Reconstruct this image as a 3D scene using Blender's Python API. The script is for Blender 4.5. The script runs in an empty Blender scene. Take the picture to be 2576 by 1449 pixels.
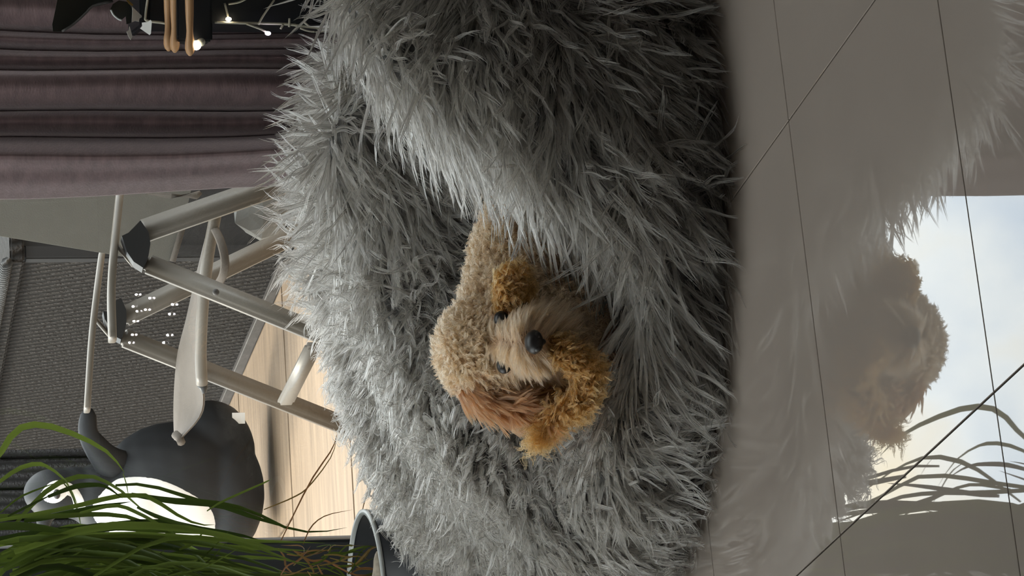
import bpy, bmesh, math, random
import numpy as np
from mathutils import Vector, Matrix
from mathutils.bvhtree import BVHTree

random.seed(7)
rng = np.random.default_rng(7)
S = bpy.context.scene
COL = S.collection

# ------------------------------------------------------------------ camera
F_PX, PITCH, ROLL, CAM_H = 8000.0, math.radians(12.69), math.radians(0.57), 1.015
CAM = np.array([0.0, 0.0, CAM_H])
_c, _s = math.cos(ROLL), math.sin(ROLL)
RIGHT = np.array([1.0, 0, 0])
DOWN = np.array([0, -math.sin(PITCH), -math.cos(PITCH)])
FWD = np.array([0, math.cos(PITCH), -math.sin(PITCH)])
AX_X = -_s * RIGHT + _c * DOWN          # picture x runs down in the room: the phone was held sideways
AX_Y = _c * RIGHT + _s * DOWN
cam_data = bpy.data.cameras.new('camera')
cam_data.sensor_width = 36.0
cam_data.lens = F_PX / 2576.0 * 36.0
cam_data.clip_start, cam_data.clip_end = 0.05, 200
cam = bpy.data.objects.new('camera', cam_data)
COL.objects.link(cam)
cam.matrix_world = Matrix(((AX_X[0], AX_Y[0], -FWD[0], 0), (AX_X[1], AX_Y[1], -FWD[1], 0),
                           (AX_X[2], AX_Y[2], -FWD[2], CAM_H), (0, 0, 0, 1)))
S.camera = cam

# ------------------------------------------------------------------ world, sun, exposure
SKY_STRENGTH, SUN_STRENGTH = 2.6, 2.0
W = bpy.data.worlds.new('cloudy_sky')
S.world = W
W.use_nodes = True
wn, wl = W.node_tree.nodes, W.node_tree.links
wn.clear()
w_out = wn.new('ShaderNodeOutputWorld'); w_bg = wn.new('ShaderNodeBackground')
w_tc = wn.new('ShaderNodeTexCoord'); w_noise = wn.new('ShaderNodeTexNoise'); w_ramp = wn.new('ShaderNodeValToRGB')
w_noise.inputs['Scale'].default_value = 13.0
w_noise.inputs['Detail'].default_value = 5.0
w_noise.inputs['Roughness'].default_value = 0.5
w_ramp.color_ramp.elements[0].position = 0.32; w_ramp.color_ramp.elements[0].color = (0.54, 0.67, 0.86, 1)
w_ramp.color_ramp.elements[1].position = 0.68; w_ramp.color_ramp.elements[1].color = (1.0, 0.86, 0.64, 1)
e = w_ramp.color_ramp.elements.new(0.5); e.color = (0.92, 0.96, 1.0, 1)
w_sep = wn.new('ShaderNodeSeparateXYZ'); w_map = wn.new('ShaderNodeMapRange'); w_mix = wn.new('ShaderNodeMix')
w_map.inputs['From Min'].default_value = -0.02; w_map.inputs['From Max'].default_value = 0.06
w_mix.data_type = 'RGBA'; w_mix.inputs['A'].default_value = (0.10, 0.10, 0.09, 1)
wl.new(w_tc.outputs['Generated'], w_noise.inputs['Vector'])
wl.new(w_noise.outputs['Fac'], w_ramp.inputs['Fac'])
wl.new(w_tc.outputs['Generated'], w_sep.inputs['Vector'])
wl.new(w_sep.outputs['Z'], w_map.inputs['Value'])
wl.new(w_map.outputs['Result'], w_mix.inputs['Factor'])
wl.new(w_ramp.outputs['Color'], w_mix.inputs['B'])
wl.new(w_mix.outputs['Result'], w_bg.inputs['Color'])
w_bg.inputs['Strength'].default_value = SKY_STRENGTH
wl.new(w_bg.outputs['Background'], w_out.inputs['Surface'])

sun_d = bpy.data.lights.new('sun', 'SUN')
sun_d.energy = SUN_STRENGTH; sun_d.angle = math.radians(16); sun_d.color = (1.0, 0.90, 0.76)
sun = bpy.data.objects.new('sun', sun_d); COL.objects.link(sun)
sun.rotation_euler = Vector((0.62, -0.52, -0.62)).to_track_quat('-Z', 'Y').to_euler()

S.view_settings.view_transform = 'Standard'
S.view_settings.look = 'None'
S.view_settings.exposure = 0.9
S.view_settings.gamma = 1.0
S.view_settings.use_curve_mapping = False
S.cycles.max_bounces = 10
S.cycles.diffuse_bounces = 4
S.cycles.glossy_bounces = 4
S.cycles.transparent_max_bounces = 12
S.cycles.use_denoising = True

# ------------------------------------------------------------------ helpers
def ray(x, y):
    d = (x - 1288.0) * AX_X + (724.5 - y) * AX_Y + F_PX * FWD
    return d
def P(x, y, Y):
    "the point in the room at depth Y that the photograph shows at (x, y)"
    d = ray(x, y)
    return CAM + d * (Y / d[1])
def G(x, y, z=0.0):
    d = ray(x, y)
    return CAM + d * ((z - CAM_H) / d[2])
def V(a): return Vector((float(a[0]), float(a[1]), float(a[2])))

def link(o, parent=None):
    COL.objects.link(o)
    if parent is not None: o.parent = parent
    return o
def tag(o, label=None, cat=None, group=None, kind=None):
    if label: o['label'] = label
    if cat: o['category'] = cat
    if group: o['group'] = group
    if kind: o['kind'] = kind
    return o
def empty(name, loc, label, cat, group=None):
    o = bpy.data.objects.new(name, None); o.location = V(loc)
    o.empty_display_size = 0.05
    link(o)
    bpy.context.view_layer.update()
    return tag(o, label, cat, group)
def put(o, parent):
    "parent without moving: all geometry is written in room coordinates"
    o.parent = parent
    if parent is not None and parent.type == 'EMPTY':      # meshes themselves always sit at the room's origin
        o.matrix_parent_inverse = Matrix.Translation(parent.location).inverted()
    return o
def mesh_obj(name, verts, faces, mat, parent=None, smooth=False):
    me = bpy.data.meshes.new(name)
    me.from_pydata([tuple(map(float, v)) for v in verts], [], [tuple(map(int, f)) for f in faces])
    me.validate(); me.update()
    if smooth: me.polygons.foreach_set('use_smooth', [True] * len(me.polygons))
    if mat: me.materials.append(mat)
    o = bpy.data.objects.new(name, me); link(o)
    return put(o, parent)
def bm_obj(name, bm, mat, parent=None, smooth=True):
    me = bpy.data.meshes.new(name); bm.to_mesh(me); bm.free()
    if smooth: me.polygons.foreach_set('use_smooth', [True] * len(me.polygons))
    if mat: me.materials.append(mat)
    o = bpy.data.objects.new(name, me); link(o)
    return put(o, parent)
def add_box(bm, lo, hi, bevel=0.0):
    lo, hi = np.array(lo, float), np.array(hi, float)
    m = Matrix.Translation(V((lo + hi) / 2)) @ Matrix.Diagonal(V(hi - lo).to_4d())
    r = bmesh.ops.create_cube(bm, size=1.0, matrix=m)
    if bevel:
        es = {e for v in r['verts'] for e in v.link_edges}
        bmesh.ops.bevel(bm, geom=list(es), offset=bevel, segments=2, affect='EDGES', clamp_overlap=True)
def add_bar(bm, p, q, w, t, side, bevel=0.0):
    "a beam from p to q; w wide across 'side', t the other way"
    p, q, side = V(p), V(q), V(side)
    z = (q - p); L = z.length; z.normalize()
    x = (side - z * side.dot(z)).normalized(); y = z.cross(x)
    m = Matrix(((x.x, y.x, z.x, 0), (x.y, y.y, z.y, 0), (x.z, y.z, z.z, 0), (0, 0, 0, 1)))
    m = Matrix.Translation((p + q) / 2) @ m @ Matrix.Diagonal((w, t, L, 1))
    r = bmesh.ops.create_cube(bm, size=1.0, matrix=m)
    if bevel:
        es = {e for v in r['verts'] for e in v.link_edges}
        bmesh.ops.bevel(bm, geom=list(es), offset=bevel, segments=3, affect='EDGES', clamp_overlap=True)
def catmull(pts, n):
    pts = np.array(pts, float)
    k = len(pts)
    P0 = np.vstack([2 * pts[0] - pts[1], pts, 2 * pts[-1] - pts[-2]])
    ts = np.linspace(0, k - 1 - 1e-9, n)
    i = np.floor(ts).astype(int); u = (ts - i)[:, None]
    a, b, c, d = P0[i], P0[i + 1], P0[i + 2], P0[i + 3]
    return 0.5 * (2 * b + (c - a) * u + (2 * a - 5 * b + 4 * c - d) * u ** 2 + (3 * b - a - 3 * c + d) * u ** 3)
def tube_geo(pts, radii, seg=8, flat=1.0, up=(0, 0, 1)):
    pts = np.array(pts, float); n = len(pts)
    radii = np.broadcast_to(np.asarray(radii, float), (n,))
    tg = np.gradient(pts, axis=0); tg /= np.linalg.norm(tg, axis=1)[:, None] + 1e-12
    up = np.array(up, float)
    vs, fs = [], []
    for i in range(n):
        s = np.cross(tg[i], up); s /= np.linalg.norm(s) + 1e-9
        u = np.cross(s, tg[i])
        for k in range(seg):
            a = 2 * math.pi * k / seg
            vs.append(pts[i] + radii[i] * (math.cos(a) * s + flat * math.sin(a) * u))
    for i in range(n - 1):
        for k in range(seg):
            k2 = (k + 1) % seg
            fs.append((i * seg + k, i * seg + k2, (i + 1) * seg + k2, (i + 1) * seg + k))
    fs.append(tuple(range(seg))[::-1]); fs.append(tuple((n - 1) * seg + k for k in range(seg)))
    return vs, fs
def tube(name, pts, radii, mat, parent=None, seg=8, flat=1.0, up=(0, 0, 1)):
    v, f = tube_geo(pts, radii, seg, flat, up)
    return mesh_obj(name, v, f, mat, parent, True)
def ellipsoid(name, c, r, mat, parent=None, sub=3):
    bm = bmesh.new()
    bmesh.ops.create_icosphere(bm, subdivisions=sub, radius=1.0,
                               matrix=Matrix.Translation(V(c)) @ Matrix.Diagonal((r[0], r[1], r[2], 1)))
    return bm_obj(name, bm, mat, parent)
def blob_union(name, blobs, voxel, mat, smooth_it=6):
    "one continuous skin around overlapping ellipsoids"
    bm = bmesh.new()
    for c, r in blobs:
        bmesh.ops.create_icosphere(bm, subdivisions=3, radius=1.0,
                                   matrix=Matrix.Translation(V(c)) @ Matrix.Diagonal((r[0], r[1], r[2], 1)))
    o = bm_obj(name + '_raw', bm, None)
    m = o.modifiers.new('r', 'REMESH'); m.mode = 'VOXEL'; m.voxel_size = voxel
    m = o.modifiers.new('s', 'SMOOTH'); m.iterations = smooth_it; m.factor = 0.5
    dg = bpy.context.evaluated_depsgraph_get(); dg.update()
    me = bpy.data.meshes.new_from_object(o.evaluated_get(dg))
    bpy.data.objects.remove(o)
    me.name = name
    me.polygons.foreach_set('use_smooth', [True] * len(me.polygons))
    me.materials.clear(); me.materials.append(mat)
    o = bpy.data.objects.new(name, me); link(o)
    return o
def mesh_arrays(o):
    me = o.data; me.calc_loop_triangles()
    v = np.empty(len(me.vertices) * 3); me.vertices.foreach_get('co', v); v = v.reshape(-1, 3)
    n = np.empty(len(me.vertices) * 3); me.vertices.foreach_get('normal', n); n = n.reshape(-1, 3)
    t = np.empty(len(me.loop_triangles) * 3, dtype=np.int32); me.loop_triangles.foreach_get('vertices', t)
    return v, n, t.reshape(-1, 3)
def sample_tris(v, n, t, count, weight=None):
    a = np.linalg.norm(np.cross(v[t[:, 1]] - v[t[:, 0]], v[t[:, 2]] - v[t[:, 0]]), axis=1)
    if weight is not None: a = a * weight
    idx = rng.choice(len(t), size=count, p=a / a.sum())
    r1, r2 = np.sqrt(rng.random(count)), rng.random(count)
    w = np.stack([1 - r1, r1 * (1 - r2), r1 * r2], 1)
    p = (v[t[idx]] * w[:, :, None]).sum(1); nn = (n[t[idx]] * w[:, :, None]).sum(1)
    nn /= np.linalg.norm(nn, axis=1)[:, None] + 1e-12
    return p, nn
def unit(a): return a / (np.linalg.norm(a, axis=-1, keepdims=True) + 1e-12)
def hair_obj(name, pts, rad, mat, parent=None):
    "pts (n, k, 3), rad (k,) or (n, k)"
    n, k, _ = pts.shape
    hc = bpy.data.hair_curves.new(name)
    hc.add_curves([k] * n)
    hc.attributes['position'].data.foreach_set('vector', pts.astype(np.float32).ravel())
    at = hc.attributes.get('radius') or hc.attributes.new('radius', 'FLOAT', 'POINT')
    at.data.foreach_set('value', np.broadcast_to(rad, (n, k)).astype(np.float32).ravel())
    hc.materials.append(mat)
    o = bpy.data.objects.new(name, hc); link(o)
    o['kind'] = 'stuff'
    return put(o, parent)
def clumped(roots, normals, flow, length, k=9, per=6, spread=0.0035, curl=0.003, freq=1.6, lift=0.5, sag=0.5,
            jitter=0.25, tip=0.25, grav=(0, 0, -1)):
    "locks of hair: each root grows a wavy lock of strands that draw together towards the tip"
    n = len(roots)
    grav = np.array(grav, float)
    ft = flow - normals * (flow * normals).sum(1)[:, None]
    d0 = unit(unit(ft + rng.normal(size=(n, 3)) * jitter) + normals * np.broadcast_to(lift, (n,))[:, None])
    d0 = unit(d0 + rng.normal(size=(n, 3)) * jitter * 0.5)
    s1 = unit(np.cross(d0, normals + 0.01)); s2 = np.cross(d0, s1)
    L = np.broadcast_to(length, (n,)) * rng.uniform(0.75, 1.2, n)
    t = np.linspace(0, 1, k)
    cu = np.broadcast_to(curl, (n,)) * rng.uniform(0.5, 1.5, n)
    fr = freq * rng.uniform(0.7, 1.3, n)
    ph = rng.uniform(0, 6.28, n)
    # strands
    R = lambda a: np.repeat(a, per, axis=0)
    m = n * per
    d0, s1, s2, nr = R(d0), R(s1), R(s2), R(normals)
    L, cu, fr, ph, fl = R(L) * rng.uniform(0.85, 1.1, m), R(cu), R(fr), R(ph), R(ft)
    sg = R(np.broadcast_to(sag, (n,)))
    off = (s1 * rng.normal(size=(m, 1)) + np.cross(nr, s1) * rng.normal(size=(m, 1))) * spread
    rt = R(roots) + off
    T = t[None, :, None]
    bend = unit(fl) * 0.5 + grav[None, :]
    ph = ph + rng.normal(size=m) * 0.5
    ang = 2 * math.pi * fr[:, None] * t[None, :] + ph[:, None]
    amp = (cu[:, None] * (t ** 0.8)[None, :])[:, :, None]
    pts = (rt[:, None, :] - off[:, None, :] * (1 - tip) * T + d0[:, None, :] * (L[:, None, None] * T)
           + bend[:, None, :] * (L * sg)[:, None, None] * (0.5 * T ** 2)
           + s1[:, None, :] * np.sin(ang)[:, :, None] * amp + s2[:, None, :] * np.cos(ang * 0.9)[:, :, None] * amp * 0.7)
    return pts

# ------------------------------------------------------------------ materials
def new_mat(name):
    m = bpy.data.materials.new(name); m.use_nodes = True
    return m, m.node_tree.nodes, m.node_tree.links, m.node_tree.nodes['Principled BSDF']
def pmat(name, col, rough=0.5, metal=0.0, spec=0.5, var=0.0, scale=20.0, bump=0.0, bump_scale=200.0, sheen=0.0,
         stretch=(1, 1, 1), ior=None, trans=0.0):
    m, n, l, b = new_mat(name)
    b.inputs['Base Color'].default_value = (*col, 1); b.inputs['Roughness'].default_value = rough
    b.inputs['Metallic'].default_value = metal; b.inputs['Specular IOR Level'].default_value = spec
    if ior: b.inputs['IOR'].default_value = ior
    if sheen:
        b.inputs['Sheen Weight'].default_value = sheen; b.inputs['Sheen Roughness'].default_value = 0.35
    tc = n.new('ShaderNodeTexCoord'); mp = n.new('ShaderNodeMapping'); mp.inputs['Scale'].default_value = stretch
    l.new(tc.outputs['Object'], mp.inputs['Vector'])
    if var:
        t = n.new('ShaderNodeTexNoise'); t.inputs['Scale'].default_value = scale; t.inputs['Detail'].default_value = 6
        l.new(mp.outputs['Vector'], t.inputs['Vector'])
        r = n.new('ShaderNodeValToRGB')
        r.color_ramp.elements[0].position = 0.3; r.color_ramp.elements[1].position = 0.7
        r.color_ramp.elements[0].color = (*[c * (1 - var) for c in col], 1)
        r.color_ramp.elements[1].color = (*[min(1, c * (1 + var)) for c in col], 1)
        l.new(t.outputs['Fac'], r.inputs['Fac']); l.new(r.outputs['Color'], b.inputs['Base Color'])
    if bump:
        t2 = n.new('ShaderNodeTexNoise'); t2.inputs['Scale'].default_value = bump_scale; t2.inputs['Detail'].default_value = 4
        l.new(mp.outputs['Vector'], t2.inputs['Vector'])
        bp = n.new('ShaderNodeBump'); bp.inputs['Strength'].default_value = bump; bp.inputs['Distance'].default_value = 0.004
        l.new(t2.outputs['Fac'], bp.inputs['Height']); l.new(bp.outputs['Normal'], b.inputs['Normal'])
    return m
def emit_mat(name, col, strength):
    m, n, l, b = new_mat(name)
    b.inputs['Base Color'].default_value = (*col, 1)
    b.inputs['Emission Color'].default_value = (*col, 1); b.inputs['Emission Strength'].default_value = strength
    return m
def hair_mat(name, col_a, col_b, rough=0.45, mix=0.45, fibre=False):
    "fibres that scatter and let light through"
    m, n, l, b = new_mat(name)
    hi = n.new('ShaderNodeHairInfo'); r = n.new('ShaderNodeValToRGB')
    r.color_ramp.elements[0].color = (*col_a, 1); r.color_ramp.elements[1].color = (*col_b, 1)
    l.new(hi.outputs['Random'], r.inputs['Fac']); l.new(r.outputs['Color'], b.inputs['Base Color'])
    if fibre:
        h = n.new('ShaderNodeBsdfHairPrincipled'); h.parametrization = 'COLOR'
        l.new(r.outputs['Color'], h.inputs['Color'])
        h.inputs['Roughness'].default_value = rough; h.inputs['Radial Roughness'].default_value = 0.5
        l.new(h.outputs['BSDF'], n['Material Output'].inputs['Surface'])
        n.remove(b)
        return m
    b.inputs['Roughness'].default_value = rough; b.inputs['Specular IOR Level'].default_value = 0.35
    tr = n.new('ShaderNodeBsdfTranslucent'); l.new(r.outputs['Color'], tr.inputs['Color'])
    mx = n.new('ShaderNodeMixShader'); mx.inputs['Fac'].default_value = mix
    l.new(b.outputs['BSDF'], mx.inputs[1]); l.new(tr.outputs['BSDF'], mx.inputs[2])
    l.new(mx.outputs['Shader'], n['Material Output'].inputs['Surface'])
    return m
M = {}
M['tile'] = pmat('polished_tile', (0.285, 0.24, 0.205), 0.012, var=0.03, scale=6.0, ior=1.66)
M['grout'] = pmat('dark_grout', (0.035, 0.028, 0.022), 0.9)
M['wall'] = pmat('painted_wall', (0.72, 0.70, 0.67), 0.8, bump=0.1)
M['ceiling'] = pmat('white_ceiling', (0.75, 0.74, 0.72), 0.9)
M['frame'] = pmat('anthracite_frame', (0.045, 0.047, 0.05), 0.5)
M['plank'] = pmat('pale_wood_plank', (0.28, 0.20, 0.132), 0.6, var=0.22, scale=3.0, stretch=(1.5, 14, 8), bump=0.1, bump_scale=10)
M['metal'] = pmat('pale_aluminium', (0.145, 0.127, 0.105), 0.42, metal=0.0)
M['sling'] = pmat('beige_sling_cloth', (0.125, 0.106, 0.09), 0.85, var=0.06, scale=60, bump=0.25, bump_scale=500)
M['backcloth'] = pmat('grey_sling_cloth', (0.19, 0.185, 0.165), 0.85, var=0.04, scale=50, bump=0.2, bump_scale=500)
M['black_plastic'] = pmat('black_plastic', (0.02, 0.021, 0.023), 0.45)
M['penguin'] = pmat('grey_penguin_coat', (0.022, 0.024, 0.027), 0.55, spec=0.25, var=0.1, scale=15)
M['white'] = pmat('white_paint', (0.86, 0.85, 0.83), 0.5)
M['pot'] = pmat('black_pot', (0.012, 0.014, 0.017), 0.4)
M['rim'] = pmat('pale_pot_rim', (0.55, 0.57, 0.55), 0.35)
M['soil'] = pmat('dark_soil', (0.02, 0.015, 0.012), 0.95, bump=0.6, bump_scale=120)
M['bark'] = pmat('pale_bark', (0.42, 0.36, 0.28), 0.85, var=0.35, scale=60, bump=0.5, bump_scale=90)
M['dry'] = pmat('dry_stem', (0.30, 0.19, 0.09), 0.7, var=0.3, scale=30)
M['cabinet'] = pmat('black_lacquer', (0.006, 0.007, 0.009), 0.45)
M['stick'] = pmat('hickory_stick', (0.48, 0.27, 0.13), 0.45, var=0.15, scale=20, stretch=(1, 20, 20))
M['wire'] = pmat('clear_wire', (0.45, 0.42, 0.33), 0.35)
M['dog_skin'] = pmat('dog_skin', (0.30, 0.17, 0.09), 0.8)
M['dog_black'] = pmat('wet_black', (0.012, 0.009, 0.008), 0.42)
M['pouf'] = pmat('pouf_backing', (0.07, 0.068, 0.065), 0.95)
M['dark_leaf'] = pmat('dark_leaf', (0.016, 0.017, 0.013), 0.4)
def leaf_mat(name, a, b):
    m, n, l, bs = new_mat(name)
    oi = n.new('ShaderNodeObjectInfo'); r = n.new('ShaderNodeValToRGB')
    r.color_ramp.elements[0].color = (*a, 1); r.color_ramp.elements[1].color = (*b, 1)
    l.new(oi.outputs['Random'], r.inputs['Fac']); l.new(r.outputs['Color'], bs.inputs['Base Color'])
    bs.inputs['Roughness'].default_value = 0.4
    tr = n.new('ShaderNodeBsdfTranslucent'); l.new(r.outputs['Color'], tr.inputs['Color'])
    mx = n.new('ShaderNodeMixShader'); mx.inputs['Fac'].default_value = 0.4
    l.new(bs.outputs['BSDF'], mx.inputs[1]); l.new(tr.outputs['BSDF'], mx.inputs[2])
    l.new(mx.outputs['Shader'], n['Material Output'].inputs['Surface'])
    return m
M['leaf'] = leaf_mat('green_leaf', (0.030, 0.055, 0.008), (0.20, 0.28, 0.045))
M['leaf_dry'] = leaf_mat('dry_leaf', (0.28, 0.20, 0.06), (0.34, 0.16, 0.07))
def glass_mat():
    m, n, l, b = new_mat('window_glass')
    n.remove(b)
    fr = n.new('ShaderNodeFresnel'); fr.inputs['IOR'].default_value = 1.5
    tr = n.new('ShaderNodeBsdfTransparent'); gl = n.new('ShaderNodeBsdfGlossy'); gl.inputs['Roughness'].default_value = 0.0
    tr.inputs['Color'].default_value = (0.93, 0.95, 0.94, 1)
    mx = n.new('ShaderNodeMixShader')
    l.new(fr.outputs['Fac'], mx.inputs['Fac']); l.new(tr.outputs['BSDF'], mx.inputs[1]); l.new(gl.outputs['BSDF'], mx.inputs[2])
    l.new(mx.outputs['Shader'], n['Material Output'].inputs['Surface'])
    return m
M['glass'] = glass_mat()
def velvet():
    m = pmat('mauve_velvet', (0.15, 0.096, 0.096), 0.75, var=0.25, scale=14, stretch=(1.5, 1.5, 6), bump=0.2, bump_scale=70, sheen=1.0)
    m.node_tree.nodes['Principled BSDF'].inputs['Sheen Tint'].default_value = (0.9, 0.75, 0.75, 1)
    return m
M['velvet'] = velvet()
def woven(name, col, scale, rot):
    m, n, l, b = new_mat(name)
    b.inputs['Roughness'].default_value = 0.75; b.inputs['Specular IOR Level'].default_value = 0.15
    tc = n.new('ShaderNodeTexCoord'); mp = n.new('ShaderNodeMapping'); mp.inputs['Rotation'].default_value = rot
    wv = n.new('ShaderNodeTexWave'); wv.inputs['Scale'].default_value = scale; wv.inputs['Distortion'].default_value = 1.2
    wv.inputs['Detail'].default_value = 2; wv.inputs['Detail Scale'].default_value = 3.0
    nz = n.new('ShaderNodeTexNoise'); nz.inputs['Scale'].default_value = 120
    ad = n.new('ShaderNodeMath'); ad.operation = 'MULTIPLY'
    l.new(tc.outputs['Object'], mp.inputs['Vector']); l.new(mp.outputs['Vector'], wv.inputs['Vector'])
    l.new(tc.outputs['Object'], nz.inputs['Vector'])
    l.new(wv.outputs['Fac'], ad.inputs[0]); l.new(nz.outputs['Fac'], ad.inputs[1])
    r = n.new('ShaderNodeValToRGB'); r.color_ramp.elements[1].position = 0.6
    r.color_ramp.elements[0].color = (*[c * 0.3 for c in col], 1); r.color_ramp.elements[1].color = (*[c * 1.7 for c in col], 1)
    l.new(ad.outputs['Value'], r.inputs['Fac']); l.new(r.outputs['Color'], b.inputs['Base Color'])
    bp = n.new('ShaderNodeBump'); bp.inputs['Strength'].default_value = 0.9; bp.inputs['Distance'].default_value = 0.015
    l.new(ad.outputs['Value'], bp.inputs['Height']); l.new(bp.outputs['Normal'], b.inputs['Normal'])
    return m
M['rattan'] = woven('charcoal_weave', (0.026, 0.023, 0.021), 17.0, (0.6, 0.0, 0.6))
M['fence'] = woven('dark_weave', (0.018, 0.018, 0.019), 14.0, (0, 0, 0))
M['rope'] = woven('grey_rope', (0.10, 0.10, 0.10), 30.0, (0.3, 0.3, 0.7))
M['smooth_grey'] = pmat('smooth_charcoal', (0.024, 0.024, 0.025), 0.6, spec=0.2)
M['rail'] = pmat('worn_grey_rail', (0.05, 0.044, 0.041), 0.6, var=0.3, scale=40)
M['pouch'] = pmat('pale_crumpled_cloth', (0.2, 0.2, 0.19), 0.8, var=0.12, scale=25)
M['grey_hair'] = hair_mat('grey_fake_fur', (0.035, 0.031, 0.026), (0.38, 0.345, 0.30), 0.32, 0.45, True)
M['cream_hair'] = hair_mat('apricot_curl', (0.46, 0.175, 0.078), (0.82, 0.45, 0.25), 0.42, 0.35, True)
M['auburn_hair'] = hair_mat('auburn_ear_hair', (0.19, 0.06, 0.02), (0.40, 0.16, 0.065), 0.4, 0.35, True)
M['gold_hair'] = hair_mat('golden_curl', (0.20, 0.068, 0.015), (0.50, 0.23, 0.07), 0.4, 0.35, True)

# ------------------------------------------------------------------ room
WIN_Y = 4.66
WX0 = float(P(750, 1363, WIN_Y)[0])        # inner edge of the window frame on the left
WX1 = 1.75
def box_obj(name, lo, hi, mat, parent=None, bevel=0.0):
    bm = bmesh.new(); add_box(bm, lo, hi, bevel)
    return bm_obj(name, bm, mat, parent, smooth=False)
LX = -1.9
floor = tag(box_obj('floor', (LX, -1.6, -0.10), (2.6, WIN_Y, -0.0035), M['grout']), kind='structure')
ANG, TILE = math.radians(20.17), 0.45
A0, B0 = 2.8848 * CAM_H, 1.2404 * CAM_H
ca, sa = math.cos(ANG), math.sin(ANG)
tile_me = None
for i in range(-14, 15):
    for j in range(-14, 15):
        al, pe = B0 + (i + 0.5) * TILE, A0 + (j + 0.5) * TILE
        x, y = ca * al - sa * pe, sa * al + ca * pe
        if not (LX + 0.32 < x < 2.3 and -1.3 < y < WIN_Y - 0.32): continue
        if tile_me is None:
            g = TILE / 2 - 0.0009
            bm = bmesh.new(); add_box(bm, (-g, -g, -0.008), (g, g, 0.0))
            top = [e for e in bm.edges if all(v.co.z > -0.001 for v in e.verts)]
            bmesh.ops.bevel(bm, geom=top, offset=0.0005, segments=1, affect='EDGES')
            tile_me = bpy.data.meshes.new('tile'); bm.to_mesh(tile_me); bm.free(); tile_me.materials.append(M['tile'])
        o = bpy.data.objects.new('tile', tile_me); link(o, floor)
        o.location = (x, y, 0); o.rotation_euler = (0, 0, ANG)
WT = 0.22
LX, LY0, LY1, LZ0, LZ1 = -1.9, 2.5, 4.52, 0.25, 2.35          # side window added out of view on the left to brighten the room
bm = bmesh.new()
add_box(bm, (LX - 0.2, -1.6, -0.1), (LX, LY0, 2.6)); add_box(bm, (LX - 0.2, LY1, -0.1), (LX, WIN_Y, 2.6))
add_box(bm, (LX - 0.2, LY0, -0.1), (LX, LY1, LZ0)); add_box(bm, (LX - 0.2, LY0, LZ1), (LX, LY1, 2.6))
tag(bm_obj('wall_left', bm, M['wall'], smooth=False), kind='structure')
added_win2 = bpy.data.objects.new('added_side_window', None); link(added_win2); tag(added_win2, kind='structure')
bm = bmesh.new()
for lo, hi in (((LY0, LZ0), (LY1, LZ0 + .05)), ((LY0, LZ1 - .05), (LY1, LZ1)), ((LY0, LZ0 + .05), (LY0 + .05, LZ1 - .05)), ((LY1 - .05, LZ0 + .05), (LY1, LZ1 - .05))):
    add_box(bm, (LX - 0.14, lo[0], lo[1]), (LX - 0.07, hi[0], hi[1]))
bm_obj('window_frame', bm, M['frame'], added_win2, smooth=False)
box_obj('window_pane', (LX - 0.11, LY0 + .05, LZ0 + .05), (LX - 0.104, LY1 - .05, LZ1 - .05), M['glass'], added_win2)
tag(box_obj('wall_right', (2.6, -1.6, -0.1), (2.8, WIN_Y, 2.6), M['wall']), kind='structure')
tag(box_obj('wall_front', (-2.8, -1.8, -0.1), (2.8, -1.6, 2.6), M['wall']), kind='structure')
SX0, SX1, SY0, SY1 = -1.3, 1.6, 3.1, 4.3                     # an invented roof window, unseen overhead, to light the pouf from above
bm = bmesh.new()
add_box(bm, (-2.8, -1.8, 2.6), (2.8, SY0, 2.75)); add_box(bm, (-2.8, SY1, 2.6), (2.8, WIN_Y + WT, 2.75))
add_box(bm, (-2.8, SY0, 2.6), (SX0, SY1, 2.75)); add_box(bm, (SX1, SY0, 2.6), (2.8, SY1, 2.75))
tag(bm_obj('ceiling', bm, M['ceiling'], smooth=False), kind='structure')
added_win3 = bpy.data.objects.new('added_roof_window', None); link(added_win3); tag(added_win3, kind='structure')
bm = bmesh.new()
for lo, hi in (((SX0, SY0), (SX1, SY0 + .04)), ((SX0, SY1 - .04), (SX1, SY1)), ((SX0, SY0 + .04), (SX0 + .04, SY1 - .04)), ((SX1 - .04, SY0 + .04), (SX1, SY1 - .04))):
    add_box(bm, (lo[0], lo[1], 2.68), (hi[0], hi[1], 2.76))
bm_obj('window_frame', bm, M['frame'], added_win3, smooth=False)
box_obj('window_pane', (SX0 + .04, SY0 + .04, 2.715), (SX1 - .04, SY1 - .04, 2.721), M['glass'], added_win3)
bm = bmesh.new()
add_box(bm, (LX - 0.2, WIN_Y, -0.1), (WX0 - 0.075, WIN_Y + WT, 2.6))
add_box(bm, (WX1 + 0.075, WIN_Y, -0.1), (2.8, WIN_Y + WT, 2.6))
add_box(bm, (WX0 - 0.075, WIN_Y, 2.375), (WX1 + 0.075, WIN_Y + WT, 2.6))
add_box(bm, (WX0 - 0.075, WIN_Y, -0.1), (WX1 + 0.075, WIN_Y + WT, -0.02))
tag(bm_obj('wall_back', bm, M['wall'], smooth=False), kind='structure')
win = bpy.data.objects.new('window_1', None); link(win); tag(win, kind='structure')
bm = bmesh.new()
add_box(bm, (WX0 - 0.075, WIN_Y + 0.02, -0.02), (WX0, WIN_Y + 0.10, 2.375), 0.004)
add_box(bm, (WX1, WIN_Y + 0.02, -0.02), (WX1 + 0.075, WIN_Y + 0.10, 2.375), 0.004)
add_box(bm, (WX0, WIN_Y + 0.02, 2.30), (WX1, WIN_Y + 0.10, 2.375), 0.004)
add_box(bm, (WX0, WIN_Y + 0.02, -0.02), (WX1, WIN_Y + 0.10, 0.03), 0.004)
bm_obj('window_frame', bm, M['frame'], win, smooth=False)
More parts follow.
